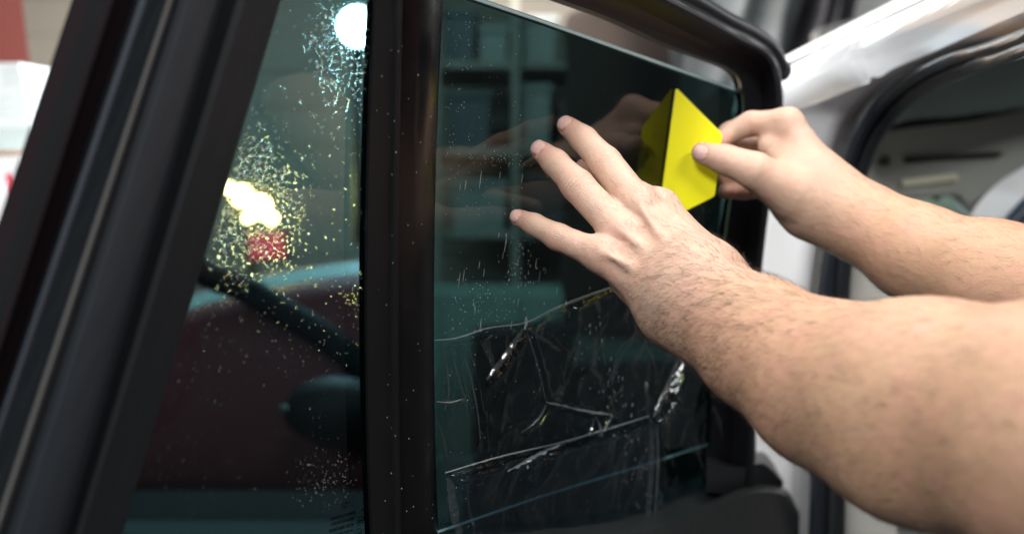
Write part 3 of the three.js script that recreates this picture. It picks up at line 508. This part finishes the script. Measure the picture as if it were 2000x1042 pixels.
// ---------------------------------------------------------------- yellow squeegee
{
  const g = group('squeegee', 'bright yellow plastic squeegee card held upright against the glass', 'squeegee');
  const TL = G(1321, 173, 0.0012), BL = G(1285, 438, 0.0012), TR = G(1410, 262, 0.040), BR = G(1395, 382, 0.040);
  const ex = TR.clone().add(BR).sub(TL).sub(BL).multiplyScalar(0.5).normalize(), up = TL.clone().sub(BL).normalize(), nz = ex.clone().cross(up).normalize();
  const yv = nz.clone().cross(ex), o = TL.clone().add(BL).add(TR).add(BR).multiplyScalar(0.25);
  const flat = (p) => { const q = p.clone().sub(o); return new THREE.Vector2(q.dot(ex), q.dot(yv)); };
  const corners = [TL, TR, BR, BL].map(flat), s = new THREE.Shape(), rc = 0.0022;
  for (let i = 0; i < 4; i++) { const a = corners[(i + 3) % 4], b = corners[i], c = corners[(i + 1) % 4], p = b.clone().add(a.clone().sub(b).setLength(rc)), r = b.clone().add(c.clone().sub(b).setLength(rc)); if (i === 0) s.moveTo(p.x, p.y); else s.lineTo(p.x, p.y); s.quadraticCurveTo(b.x, b.y, r.x, r.y); }
  s.closePath();
  const geo = new THREE.ExtrudeGeometry(s, { depth: 0.0022, bevelEnabled: true, bevelSize: 0.0006, bevelThickness: 0.0008, bevelSegments: 3, curveSegments: 8 }); geo.translate(0, 0, -0.0011);
  const body = part('card', geo, std(0.90, 0.84, 0.0, 0.42, { bumpMap: grainTex, bumpScale: 0.00012 }), g);
  g.position.copy(o); g.quaternion.setFromRotationMatrix(new THREE.Matrix4().makeBasis(ex, yv, nz));
}

// ---------------------------------------------------------------- the worker
const sminK = (a, b, k) => { const h = clamp(0.5 + 0.5 * (b - a) / k, 0, 1); return lerp(b, a, h) - k * h * (1 - h); };
function cone(p, s) {
  const px = p.x - s.a.x, py = p.y - s.a.y, pz = p.z - s.a.z, t = clamp((px * s.d.x + py * s.d.y + pz * s.d.z) / s.l2, 0, 1);
  const x = px - t * s.d.x, y = py - t * s.d.y, z = pz - t * s.d.z; return Math.sqrt(x * x + y * y + z * z) - (s.r0 + (s.r1 - s.r0) * t);
}
const seg = (a, b, r0, r1) => { const d = b.clone().sub(a); return { a, b, d, l2: Math.max(1e-9, d.lengthSq()), r0, r1 }; };
const chain = (pts, rs) => pts.slice(1).map((p, i) => seg(pts[i], p, rs[i], rs[i + 1]));
function meshField(f, lo, hi, h, tint, uvOf) {
  const nx = Math.ceil((hi.x - lo.x) / h) + 1, ny = Math.ceil((hi.y - lo.y) / h) + 1, nz = Math.ceil((hi.z - lo.z) / h) + 1, val = new Float32Array(nx * ny * nz), p = V(0, 0, 0), B = 5;
  for (let k = 0; k < nz; k += B) for (let j = 0; j < ny; j += B) for (let i = 0; i < nx; i += B) {
    p.set(lo.x + (i + B / 2) * h, lo.y + (j + B / 2) * h, lo.z + (k + B / 2) * h); const c = f(p), far = Math.abs(c) > B * h * 1.6;
    for (let z = k; z < Math.min(nz, k + B); z++) for (let y = j; y < Math.min(ny, j + B); y++) for (let x = i; x < Math.min(nx, i + B); x++)
      val[(z * ny + y) * nx + x] = far ? c : f(p.set(lo.x + x * h, lo.y + y * h, lo.z + z * h));
  }
  const id = new Int32Array(nx * ny * nz).fill(-1), pos = [], idx = [];
  const co = [[0, 0, 0], [1, 0, 0], [0, 1, 0], [1, 1, 0], [0, 0, 1], [1, 0, 1], [0, 1, 1], [1, 1, 1]], ed = [[0, 1], [2, 3], [4, 5], [6, 7], [0, 2], [1, 3], [4, 6], [5, 7], [0, 4], [1, 5], [2, 6], [3, 7]];
  const off = co.map(([x, y, z]) => (z * ny + y) * nx + x);
  for (let z = 0; z < nz - 1; z++) for (let y = 0; y < ny - 1; y++) for (let x = 0; x < nx - 1; x++) {
    const b = (z * ny + y) * nx + x; let m = 0; for (let c = 0; c < 8; c++) if (val[b + off[c]] < 0) m |= 1 << c;
    if (m === 0 || m === 255) continue;
    let sx = 0, sy = 0, sz = 0, n = 0;
    for (const [a, c] of ed) if ((m >> a & 1) !== (m >> c & 1)) { const v0 = val[b + off[a]], v1 = val[b + off[c]], t = v0 / (v0 - v1); sx += lerp(co[a][0], co[c][0], t); sy += lerp(co[a][1], co[c][1], t); sz += lerp(co[a][2], co[c][2], t); n++; }
    id[b] = pos.length / 3; pos.push(lo.x + (x + sx / n) * h, lo.y + (y + sy / n) * h, lo.z + (z + sz / n) * h);
  }
  for (let z = 1; z < nz - 1; z++) for (let y = 1; y < ny - 1; y++) for (let x = 1; x < nx - 1; x++) {
    const b = (z * ny + y) * nx + x, s = val[b] < 0;
    for (const [st, q, r] of [[1, nx, nx * ny], [nx, nx * ny, 1], [nx * ny, 1, nx]]) {
      if (s === (val[b + st] < 0)) continue; const a = id[b - q - r], c = id[b - r], d = id[b], e = id[b - q]; if (a < 0 || c < 0 || d < 0 || e < 0) continue;
      if (s) idx.push(a, c, d, a, d, e); else idx.push(a, d, c, a, e, d);
    }
  }
  const nor = [], col = [], uv = [], e = h * 0.5;
  for (let i = 0; i < pos.length; i += 3) {
    const x = pos[i], y = pos[i + 1], z = pos[i + 2];
    const n = V(f(p.set(x + e, y, z)) - f(p.set(x - e, y, z)), f(p.set(x, y + e, z)) - f(p.set(x, y - e, z)), f(p.set(x, y, z + e)) - f(p.set(x, y, z - e))).normalize();
    nor.push(n.x, n.y, n.z); p.set(x, y, z); if (tint) col.push(...tint(p, n)); if (uvOf) uv.push(...uvOf(p, n));
  }
  const g = new THREE.BufferGeometry(); g.setAttribute('position', new THREE.Float32BufferAttribute(pos, 3)); g.setAttribute('normal', new THREE.Float32BufferAttribute(nor, 3));
  if (tint) g.setAttribute('color', new THREE.Float32BufferAttribute(col, 3)); if (uvOf) g.setAttribute('uv', new THREE.Float32BufferAttribute(uv, 2)); g.setIndex(idx); return g;
}
const depthOf = (p) => -p.z;
function buildArm(spec) {
  // spec: fingers [{pts, rs}], palm segs, arm segs, nails, wrinkles
  const { fingers, palm, arm, kPalm = 0.012 } = spec;
  const f = (p) => {
    let d = 1e9; for (const s of palm) d = d > 1e8 ? cone(p, s) : sminK(d, cone(p, s), kPalm);
    let a = 1e9; for (const s of arm) a = a > 1e8 ? cone(p, s) : sminK(a, cone(p, s), 0.02);
    d = sminK(d, a, 0.022);
    if (spec.extra && d < 0.02) for (const s of spec.extra) d = sminK(d, cone(p, s), 0.006);
    let fd = 1e9; for (const c of fingers) { let q = 1e9; for (const s of c.segs) q = q > 1e8 ? cone(p, s) : sminK(q, cone(p, s), 0.0035); fd = fd > 1e8 ? q : sminK(fd, q, 0.0014); }
    d = sminK(d, fd, 0.0085);
    if (d > -0.004 && d < 0.004) {
      for (const w of spec.lines) { // creases across joints: centre, axis, dorsal side, reach, depth, count
        const qx = p.x - w.c.x, qy = p.y - w.c.y, qz = p.z - w.c.z, r2 = qx * qx + qy * qy + qz * qz; if (r2 > w.R * w.R * 3) continue;
        const s = qx * w.x.x + qy * w.x.y + qz * w.x.z, o = qx * w.n.x + qy * w.n.y + qz * w.n.z; if (o < 0) continue;
        d += w.h * Math.exp(-s * s / (w.R * w.R * 0.25)) * (0.5 + 0.5 * Math.cos(s / w.gap * 6.283 + 1.5 * Math.sin(r2 * 9e4)));
      }
      for (const nl of spec.nails) { const q = nl.at(p); if (q) d += q; }
      d += 0.00018 * noise.noise(p.x * 170, p.y * 170, p.z * 170) + 0.0006 * noise.noise(p.x * 36, p.y * 36, p.z * 36);
    }
    return d;
  };
  return f;
}
function finger(pts, rs) { return { pts, rs, segs: chain(pts, rs) }; }
function nailOf(tip, dip, r, side, len = 0.011, wid = 0.0058) {
  // a plate on the side 'side' of the last bone
  const x = tip.clone().sub(dip).normalize(), n = side.clone().addScaledVector(x, -side.dot(x)).normalize(), y = n.clone().cross(x), c = tip.clone().addScaledVector(x, r * 0.12).addScaledVector(n, r * 0.9);
  const loc = (p) => { const q = p.clone().sub(c); return [q.dot(x), q.dot(y), q.dot(n)]; };
  const inside = (a, b) => Math.pow(Math.abs(a) / (len * 0.5), 3) + Math.pow(Math.abs(b) / wid, 3);
  return { at: (p) => { const [a, b, o] = loc(p); if (o < -r * 0.75 || Math.abs(a) > len || Math.abs(b) > len) return 0; const k = inside(a, b); return k < 1 ? -0.00025 : k < 1.9 ? 0.0006 : 0; }, mask: (p) => { const [a, b, o] = loc(p); if (o < -r * 0.75) return [0, 0]; return [1 - smooth(0.8, 1.1, inside(a, b)), a / len]; } };
}
const creaseLine = (c, axis, n, R, h = 0.00028, gap = 0.0027) => ({ c, x: axis.clone().normalize(), n: n.clone().normalize(), R, h, gap });
const toEye = (p) => V(0, EYE, 0).sub(p).normalize();

// left hand, braced on the glass with its fingertips
const lTip = { m: G(1108, 246, 0.0062), r: G(1055, 293, 0.0062), p: G(1012, 425, 0.0055), i: G(1141, 327, 0.0070) };
const LJ = (tip, dip, pip, mcp, k1 = 0.22, k2 = 0.52) => { const d0 = depthOf(tip), m = P(...mcp), d1 = depthOf(m); return [m, P(pip[0], pip[1], lerp(d0, d1, k2)), P(dip[0], dip[1], lerp(d0, d1, k1)), tip]; };
const fm = LJ(lTip.m, [1141, 272], [1181, 317], [1250, 404, 0.688]), fr = LJ(lTip.r, [1085, 318], [1128, 361], [1211, 452, 0.682]), fp = LJ(lTip.p, [1043, 439], [1089, 463], [1178, 498, 0.676]);
const fi = LJ(lTip.i, [1176, 344], [1222, 368], [1290, 405, 0.700]);
const wristL = P(1365, 577, 0.632);
const dorsalL = (p) => toEye(p).add(V(-0.1, 0.25, 0)).normalize();
const leftSpec = {
  fingers: [finger(fm, [0.0126, 0.0119, 0.0098, 0.0077]), finger(fr, [0.0124, 0.0115, 0.0094, 0.0074]), finger(fp, [0.0110, 0.0094, 0.0079, 0.0063]), finger(fi, [0.0115, 0.0105, 0.0088, 0.0072]),
    finger([P(1345, 500, 0.665), P(1322, 470, 0.70), P(1300, 455, 0.735), P(1280, 450, 0.765)], [0.016, 0.0125, 0.011, 0.009])],
  palm: [seg(P(1291, 408, 0.704), P(1378, 530, 0.648), 0.0128, 0.0185), seg(P(1252, 408, 0.692), P(1366, 552, 0.640), 0.0132, 0.020), seg(P(1213, 456, 0.687), P(1348, 575, 0.640), 0.0130, 0.020), seg(P(1182, 502, 0.681), P(1328, 592, 0.640), 0.0120, 0.0185),
    seg(P(1225, 545, 0.690), P(1308, 612, 0.655), 0.013, 0.0165), seg(P(1270, 470, 0.705), P(1350, 560, 0.66), 0.015, 0.019)],
  arm: [seg(P(1352, 568, 0.636), wristL, 0.0275, 0.0285), seg(wristL, P(1485, 670, 0.592), 0.0280, 0.0358), seg(P(1310, 616, 0.642), P(1372, 652, 0.628), 0.0125, 0.017), seg(P(1485, 670, 0.592), P(1622, 752, 0.545), 0.0358, 0.0432), seg(P(1622, 752, 0.545), P(1800, 803, 0.490), 0.0432, 0.0530), seg(P(1800, 803, 0.490), P(2090, 850, 0.420), 0.0530, 0.0545), seg(P(2090, 850, 0.420), P(2300, 900, 0.375), 0.0545, 0.045)],
  lines: [], nails: [], extra: [],
};
const axis = (a, b) => b.clone().sub(a);
for (const [f, k] of [[fm, 0], [fr, -0.006], [fp, -0.012], [fi, 0.006]]) { // knuckles and the tendons behind them
  const nd = dorsalL(f[0]), w = wristL.clone().addScaledVector(dorsalL(wristL), 0.0225).add(V(-k * 0.4, k, 0)), kn = f[0].clone().addScaledVector(nd, 0.0042);
  leftSpec.extra.push(seg(kn, kn.clone().add(V(1e-4, 0, 0)), 0.0105, 0.0105), seg(f[0].clone().addScaledVector(nd, 0.0118), w, 0.0014, 0.0014));
}
for (const f of [fm, fr, fp, fi]) {
  const nd = dorsalL(f[1]);
  leftSpec.lines.push(creaseLine(f[1], axis(f[0], f[2]), nd, 0.012), creaseLine(f[2], axis(f[1], f[3]), nd, 0.008, 0.0002, 0.0022));
}
leftSpec.nails.push(nailOf(lTip.m, fm[2], 0.0072, dorsalL(lTip.m), 0.0125, 0.0060), nailOf(lTip.r, fr[2], 0.0070, dorsalL(lTip.r), 0.012, 0.0058), nailOf(lTip.p, fp[2], 0.0060, dorsalL(lTip.p), 0.010, 0.0049));

// right hand, pinching the squeegee between thumb and curled fingers
const th = [P(1545, 378, 0.850), P(1476, 334, 0.844), P(1416, 312, 0.852), P(1372, 299, 0.858)];
const gi = [P(1540, 241, 0.877), P(1468, 241, 0.898), P(1424, 260, 0.902), P(1402, 281, 0.890)];
const gm = [P(1566, 276, 0.897), P(1492, 275, 0.927), P(1440, 287, 0.922), P(1412, 303, 0.912)];
const gr = [P(1572, 312, 0.907), P(1498, 338, 0.932), P(1442, 348, 0.922), P(1414, 347, 0.914)];
const gp = [P(1570, 348, 0.907), P(1508, 366, 0.924), P(1452, 372, 0.917), P(1418, 373, 0.910)];
const wristR = P(1604, 386, 0.860);
const rightSpec = {
  fingers: [finger(th, [0.0200, 0.0160, 0.0128, 0.0096]), finger(gi, [0.0125, 0.0112, 0.0096, 0.0080]), finger(gm, [0.0125, 0.0112, 0.0098, 0.0082]), finger(gr, [0.0120, 0.0105, 0.0090, 0.0076]), finger(gp, [0.0115, 0.0096, 0.0082, 0.0072])],
  palm: [seg(P(1538, 242, 0.879), P(1606, 362, 0.862), 0.0135, 0.022), seg(P(1562, 280, 0.894), P(1612, 372, 0.872), 0.0140, 0.022), seg(P(1566, 318, 0.902), P(1608, 385, 0.877), 0.0140, 0.021), seg(P(1562, 352, 0.902), P(1596, 398, 0.877), 0.0140, 0.020),
    seg(P(1500, 350, 0.857), P(1580, 386, 0.857), 0.0165, 0.022), seg(P(1545, 320, 0.872), P(1585, 360, 0.867), 0.016, 0.021), seg(P(1508, 286, 0.884), P(1550, 330, 0.880), 0.0125, 0.018), seg(P(1535, 390, 0.877), P(1580, 410, 0.870), 0.013, 0.017)],
  arm: [seg(P(1590, 375, 0.862), wristR, 0.0265, 0.0270), seg(wristR, P(1680, 432, 0.840), 0.0270, 0.0305), seg(P(1566, 424, 0.865), P(1612, 438, 0.856), 0.011, 0.014), seg(P(1680, 432, 0.840), P(1788, 492, 0.807), 0.0305, 0.0365), seg(P(1788, 492, 0.807), P(1945, 548, 0.757), 0.0365, 0.0425), seg(P(1945, 548, 0.757), P(2130, 600, 0.702), 0.0425, 0.0440), seg(P(2130, 600, 0.702), P(2330, 640, 0.652), 0.0440, 0.042)],
  lines: [], nails: [], kPalm: 0.010,
};
const sideR = V(-0.35, 0.25, 0.9).normalize();
rightSpec.lines.push(creaseLine(th[2], axis(th[1], th[3]), sideR, 0.011), creaseLine(gi[1], axis(gi[0], gi[2]), V(0, -0.7, 0.7), 0.010, 0.0003, 0.004));
rightSpec.nails.push(nailOf(th[3], th[2], 0.0080, V(0.15, -0.25, 1).normalize(), 0.0125, 0.0062));

const tintOf = (spec, tips, knuckles) => (p) => {
  const w0 = spec.arm[1], tanShade = smooth(-0.03, 0.07, p.clone().sub(w0.a).dot(w0.d) / Math.sqrt(w0.l2) + 0.012 * noise.noise(p.x * 50, p.y * 50, p.z * 50));  // forearm tan; also holds the difference in lighting, put into skin colour
  const m = noise.noise(p.x * 60, p.y * 60, p.z * 60) * 0.5 + noise.noise(p.x * 160, p.y * 160, p.z * 160) * 0.35 + noise.noise(p.x * 18, p.y * 18, p.z * 18) * 0.6;
  let r = lerp(0.50, 0.47, tanShade) + 0.03 * m, g = lerp(0.335, 0.28, tanShade) + 0.028 * m, b = lerp(0.245, 0.172, tanShade) + 0.024 * m, red = 0;
  for (const t of tips) red = Math.max(red, 0.9 * Math.exp(-p.distanceToSquared(t) / (0.013 * 0.013)));
  for (const t of knuckles) red = Math.max(red, 0.45 * Math.exp(-p.distanceToSquared(t) / (0.012 * 0.012)));
  red = clamp(red + 0.10 + 0.32 * noise.noise(p.x * 70, p.y * 70, p.z * 70) + 0.22 * noise.noise(p.x * 22, p.y * 22, p.z * 22), 0, 1);
  r = lerp(r, 0.57, red); g = lerp(g, 0.27, red); b = lerp(b, 0.215, red);
  for (const nl of spec.nails) { const [k, a] = nl.mask(p); if (k > 0) { r = lerp(r, 0.64, k); g = lerp(g, 0.40, k); b = lerp(b, 0.345, k); if (a > 0.40) { r = lerp(r, 0.66, k); g = lerp(g, 0.55, k); b = lerp(b, 0.45, k); } } }
  return [r, g, b];
};
const uvFrame = (a, b) => { const x = b.clone().sub(a).normalize(), z = toEye(a), y = z.clone().cross(x).normalize(); return (p) => [p.dot(x) / 0.03, p.dot(y) / 0.03]; };
const person = group('person', 'worker with bare forearms, one hand braced on the glass, the other holding the squeegee', 'person');
const fL = buildArm(leftSpec), fR = buildArm(rightSpec);
const H = 0.0013;
const gL = meshField(fL, V(-0.005, EYE - 0.175, -0.80), V(0.285, EYE + 0.13, -0.345), H, tintOf(leftSpec, [lTip.m, lTip.r, lTip.p, lTip.i], [fm[1], fr[1], fp[1], fp[0], P(1310, 640, 0.64)]), uvFrame(wristL, P(1805, 780, 0.49)));
const gR = meshField(fR, V(0.15, EYE - 0.105, -0.965), V(0.50, EYE + 0.15, -0.63), H, tintOf(rightSpec, [th[3], gi[3], gm[3], gr[3], gp[3], gr[2], gp[2]], [th[2], gi[1], gm[1]]), uvFrame(wristR, P(1945, 548, 0.757)));
const cellA = (x, y) => { const k = Math.abs(n64(x, y) - 0.5) * 2, j = Math.abs(n32(x + 0.3, y * 1) - 0.5) * 2; return clamp(0.55 * Math.pow(k, 0.6) + 0.35 * Math.pow(j, 0.6) + 0.15 * n128(x, y), 0, 1); };
const poreTex = dataTex(512, (x, y) => { const k = cellA(x, y); return [k, k, k]; });
const skin = new THREE.MeshPhysicalMaterial({ vertexColors: true, roughness: 0.48, bumpMap: poreTex, bumpScale: 0.00038, specularIntensity: 0.8 });
const upper = [seg(P(2270, 890, 0.380), V(0.46, 1.38, -0.16), 0.047, 0.055), seg(P(2310, 636, 0.657), V(0.66, 1.38, -0.46), 0.041, 0.05)];
const gU = meshField((p) => Math.min(cone(p, upper[0]), cone(p, upper[1])), V(0.2, 1.05, -0.75), V(0.75, 1.48, -0.08), 0.006, () => [0.47, 0.29, 0.188], (p) => [p.x / 0.03, p.y / 0.03]);
part('body', mergeGeometries([gL, gR, gU]), skin, person);
// shirt: torso with short sleeves down to the elbows, out of the picture on the right
{
  const eL = P(2230, 880, 0.388), eR = P(2260, 625, 0.70), sL = V(0.46, 1.38, -0.16), sR = V(0.66, 1.38, -0.46), neck = V(0.60, 1.44, -0.28);
  const eL2 = sL.clone().lerp(eL, 0.45), eR2 = sR.clone().lerp(eR, 0.45);
  const segs = [seg(sL, eL2, 0.08, 0.07), seg(sR, eR2, 0.08, 0.07), seg(sL, sR, 0.085, 0.085), seg(V(0.52, 1.22, -0.2), V(0.66, 1.22, -0.42), 0.12, 0.12), seg(V(0.56, 0.85, -0.2), V(0.68, 0.85, -0.4), 0.13, 0.13), seg(V(0.58, 1.25, -0.29), V(0.62, 0.88, -0.3), 0.14, 0.14)];
  const f = (p) => { let d = 1e9; for (const s of segs) d = d > 1e8 ? cone(p, s) : sminK(d, cone(p, s), 0.05); return d + 0.006 * noise.noise(p.x * 14, p.y * 9, p.z * 14); };
  const sg = meshField(f, V(0.14, 0.66, -0.86), V(0.92, 1.56, 0.1), 0.012);
  part('shirt', sg, std(0.10, 0.016, 0.022, 0.85, { sheen: 0.4 }), person);
}
// arm hair
{
  const hairs = [];
  const grow = (geo, n, want, dirOf, r) => {
    const p = geo.attributes.position, q = geo.attributes.normal, ix = geo.index; let made = 0;
    for (let t = 0; t < n * 40 && made < n; t++) {
      const k = Math.floor(rnd() * ix.count / 3) * 3, i = ix.getX(k), a = V(p.getX(i), p.getY(i), p.getZ(i)), nn = V(q.getX(i), q.getY(i), q.getZ(i));
      if (rnd() > want(a, nn)) continue; made++;
      let dir = dirOf(a, nn); dir.addScaledVector(nn, -dir.dot(nn)).normalize();
      const curl = nn.clone().cross(dir).multiplyScalar(rr(-0.5, 0.5)), len = rr(0.006, 0.0135), pts = [];
      for (let s = 0; s <= 4; s++) { const u = s / 4; pts.push(a.clone().addScaledVector(nn, -0.0004 + len * (0.42 * u - 0.22 * u * u)).addScaledVector(dir, len * u).addScaledVector(curl, len * u * u)); }
      hairs.push([pts, r]);
    }
  };
  const armAxis = (spec) => { const w = spec.arm[1]; return w.a.clone().sub(w.b).normalize(); };
  const axL = armAxis(leftSpec), axR = armAxis(rightSpec);
  const along = (p, spec) => p.clone().sub(spec.arm[1].a).dot(armAxis(spec).negate());
  grow(gL, 4300, (p, n) => { const s = along(p, leftSpec); if (s > 0.24) return 0; const side = n.dot(V(-0.2, -0.15, 0.9)); return smooth(-0.055, 0.015, s) * clamp(0.55 + 0.5 * side, 0.1, 1) * lerp(1, 0.22, smooth(0.04, 0.13, s)); }, () => axL.clone().multiplyScalar(0.55).add(V(rr(-0.35, 0.15), rr(-0.95, -0.1), 0)), 0.000065);
  grow(gL, 260, (p, n) => { const s = along(p, leftSpec); return s < -0.02 && s > -0.1 ? (n.z > 0.2 ? 0.6 : 0) : 0; }, () => axL.clone().add(V(rr(-0.3, 0.3), rr(-0.5, 0.1), 0)), 0.00006);
  grow(gR, 2800, (p, n) => { const s = along(p, rightSpec); return smooth(0.0, 0.05, s) * 0.8; }, () => axR.clone().add(V(rr(-0.3, 0.2), rr(-0.7, 0.3), 0)), 0.00006);
  const pos = [], idx = [];
  for (const [pts, r] of hairs) {
    const b = pos.length / 3;
    pts.forEach((p, i) => { const d = pts[Math.min(4, i + 1)].clone().sub(pts[Math.max(0, i - 1)]).normalize(), s = d.clone().cross(V(0.3, 0.5, 0.8)).normalize(), o = d.clone().cross(s), w = r * (1 - 0.8 * i / 4); for (let k = 0; k < 3; k++) { const c = p.clone().addScaledVector(s, Math.cos(k * 2.094) * w).addScaledVector(o, Math.sin(k * 2.094) * w); pos.push(c.x, c.y, c.z); } });
    for (let i = 0; i < 4; i++) for (let k = 0; k < 3; k++) { const a = b + i * 3 + k, c = b + i * 3 + (k + 1) % 3; idx.push(a, c, a + 3, c, c + 3, a + 3); }
  }
  const g = new THREE.BufferGeometry(); g.setAttribute('position', new THREE.Float32BufferAttribute(pos, 3)); g.setIndex(idx); g.computeVertexNormals();
  part('arm_hair', g, std(0.045, 0.028, 0.018, 0.5), person).userData.kind = 'stuff';
}

scene.traverse((o) => { if (o.isMesh) o.castShadow = o.receiveShadow = true; });
renderer.render(scene, camera);
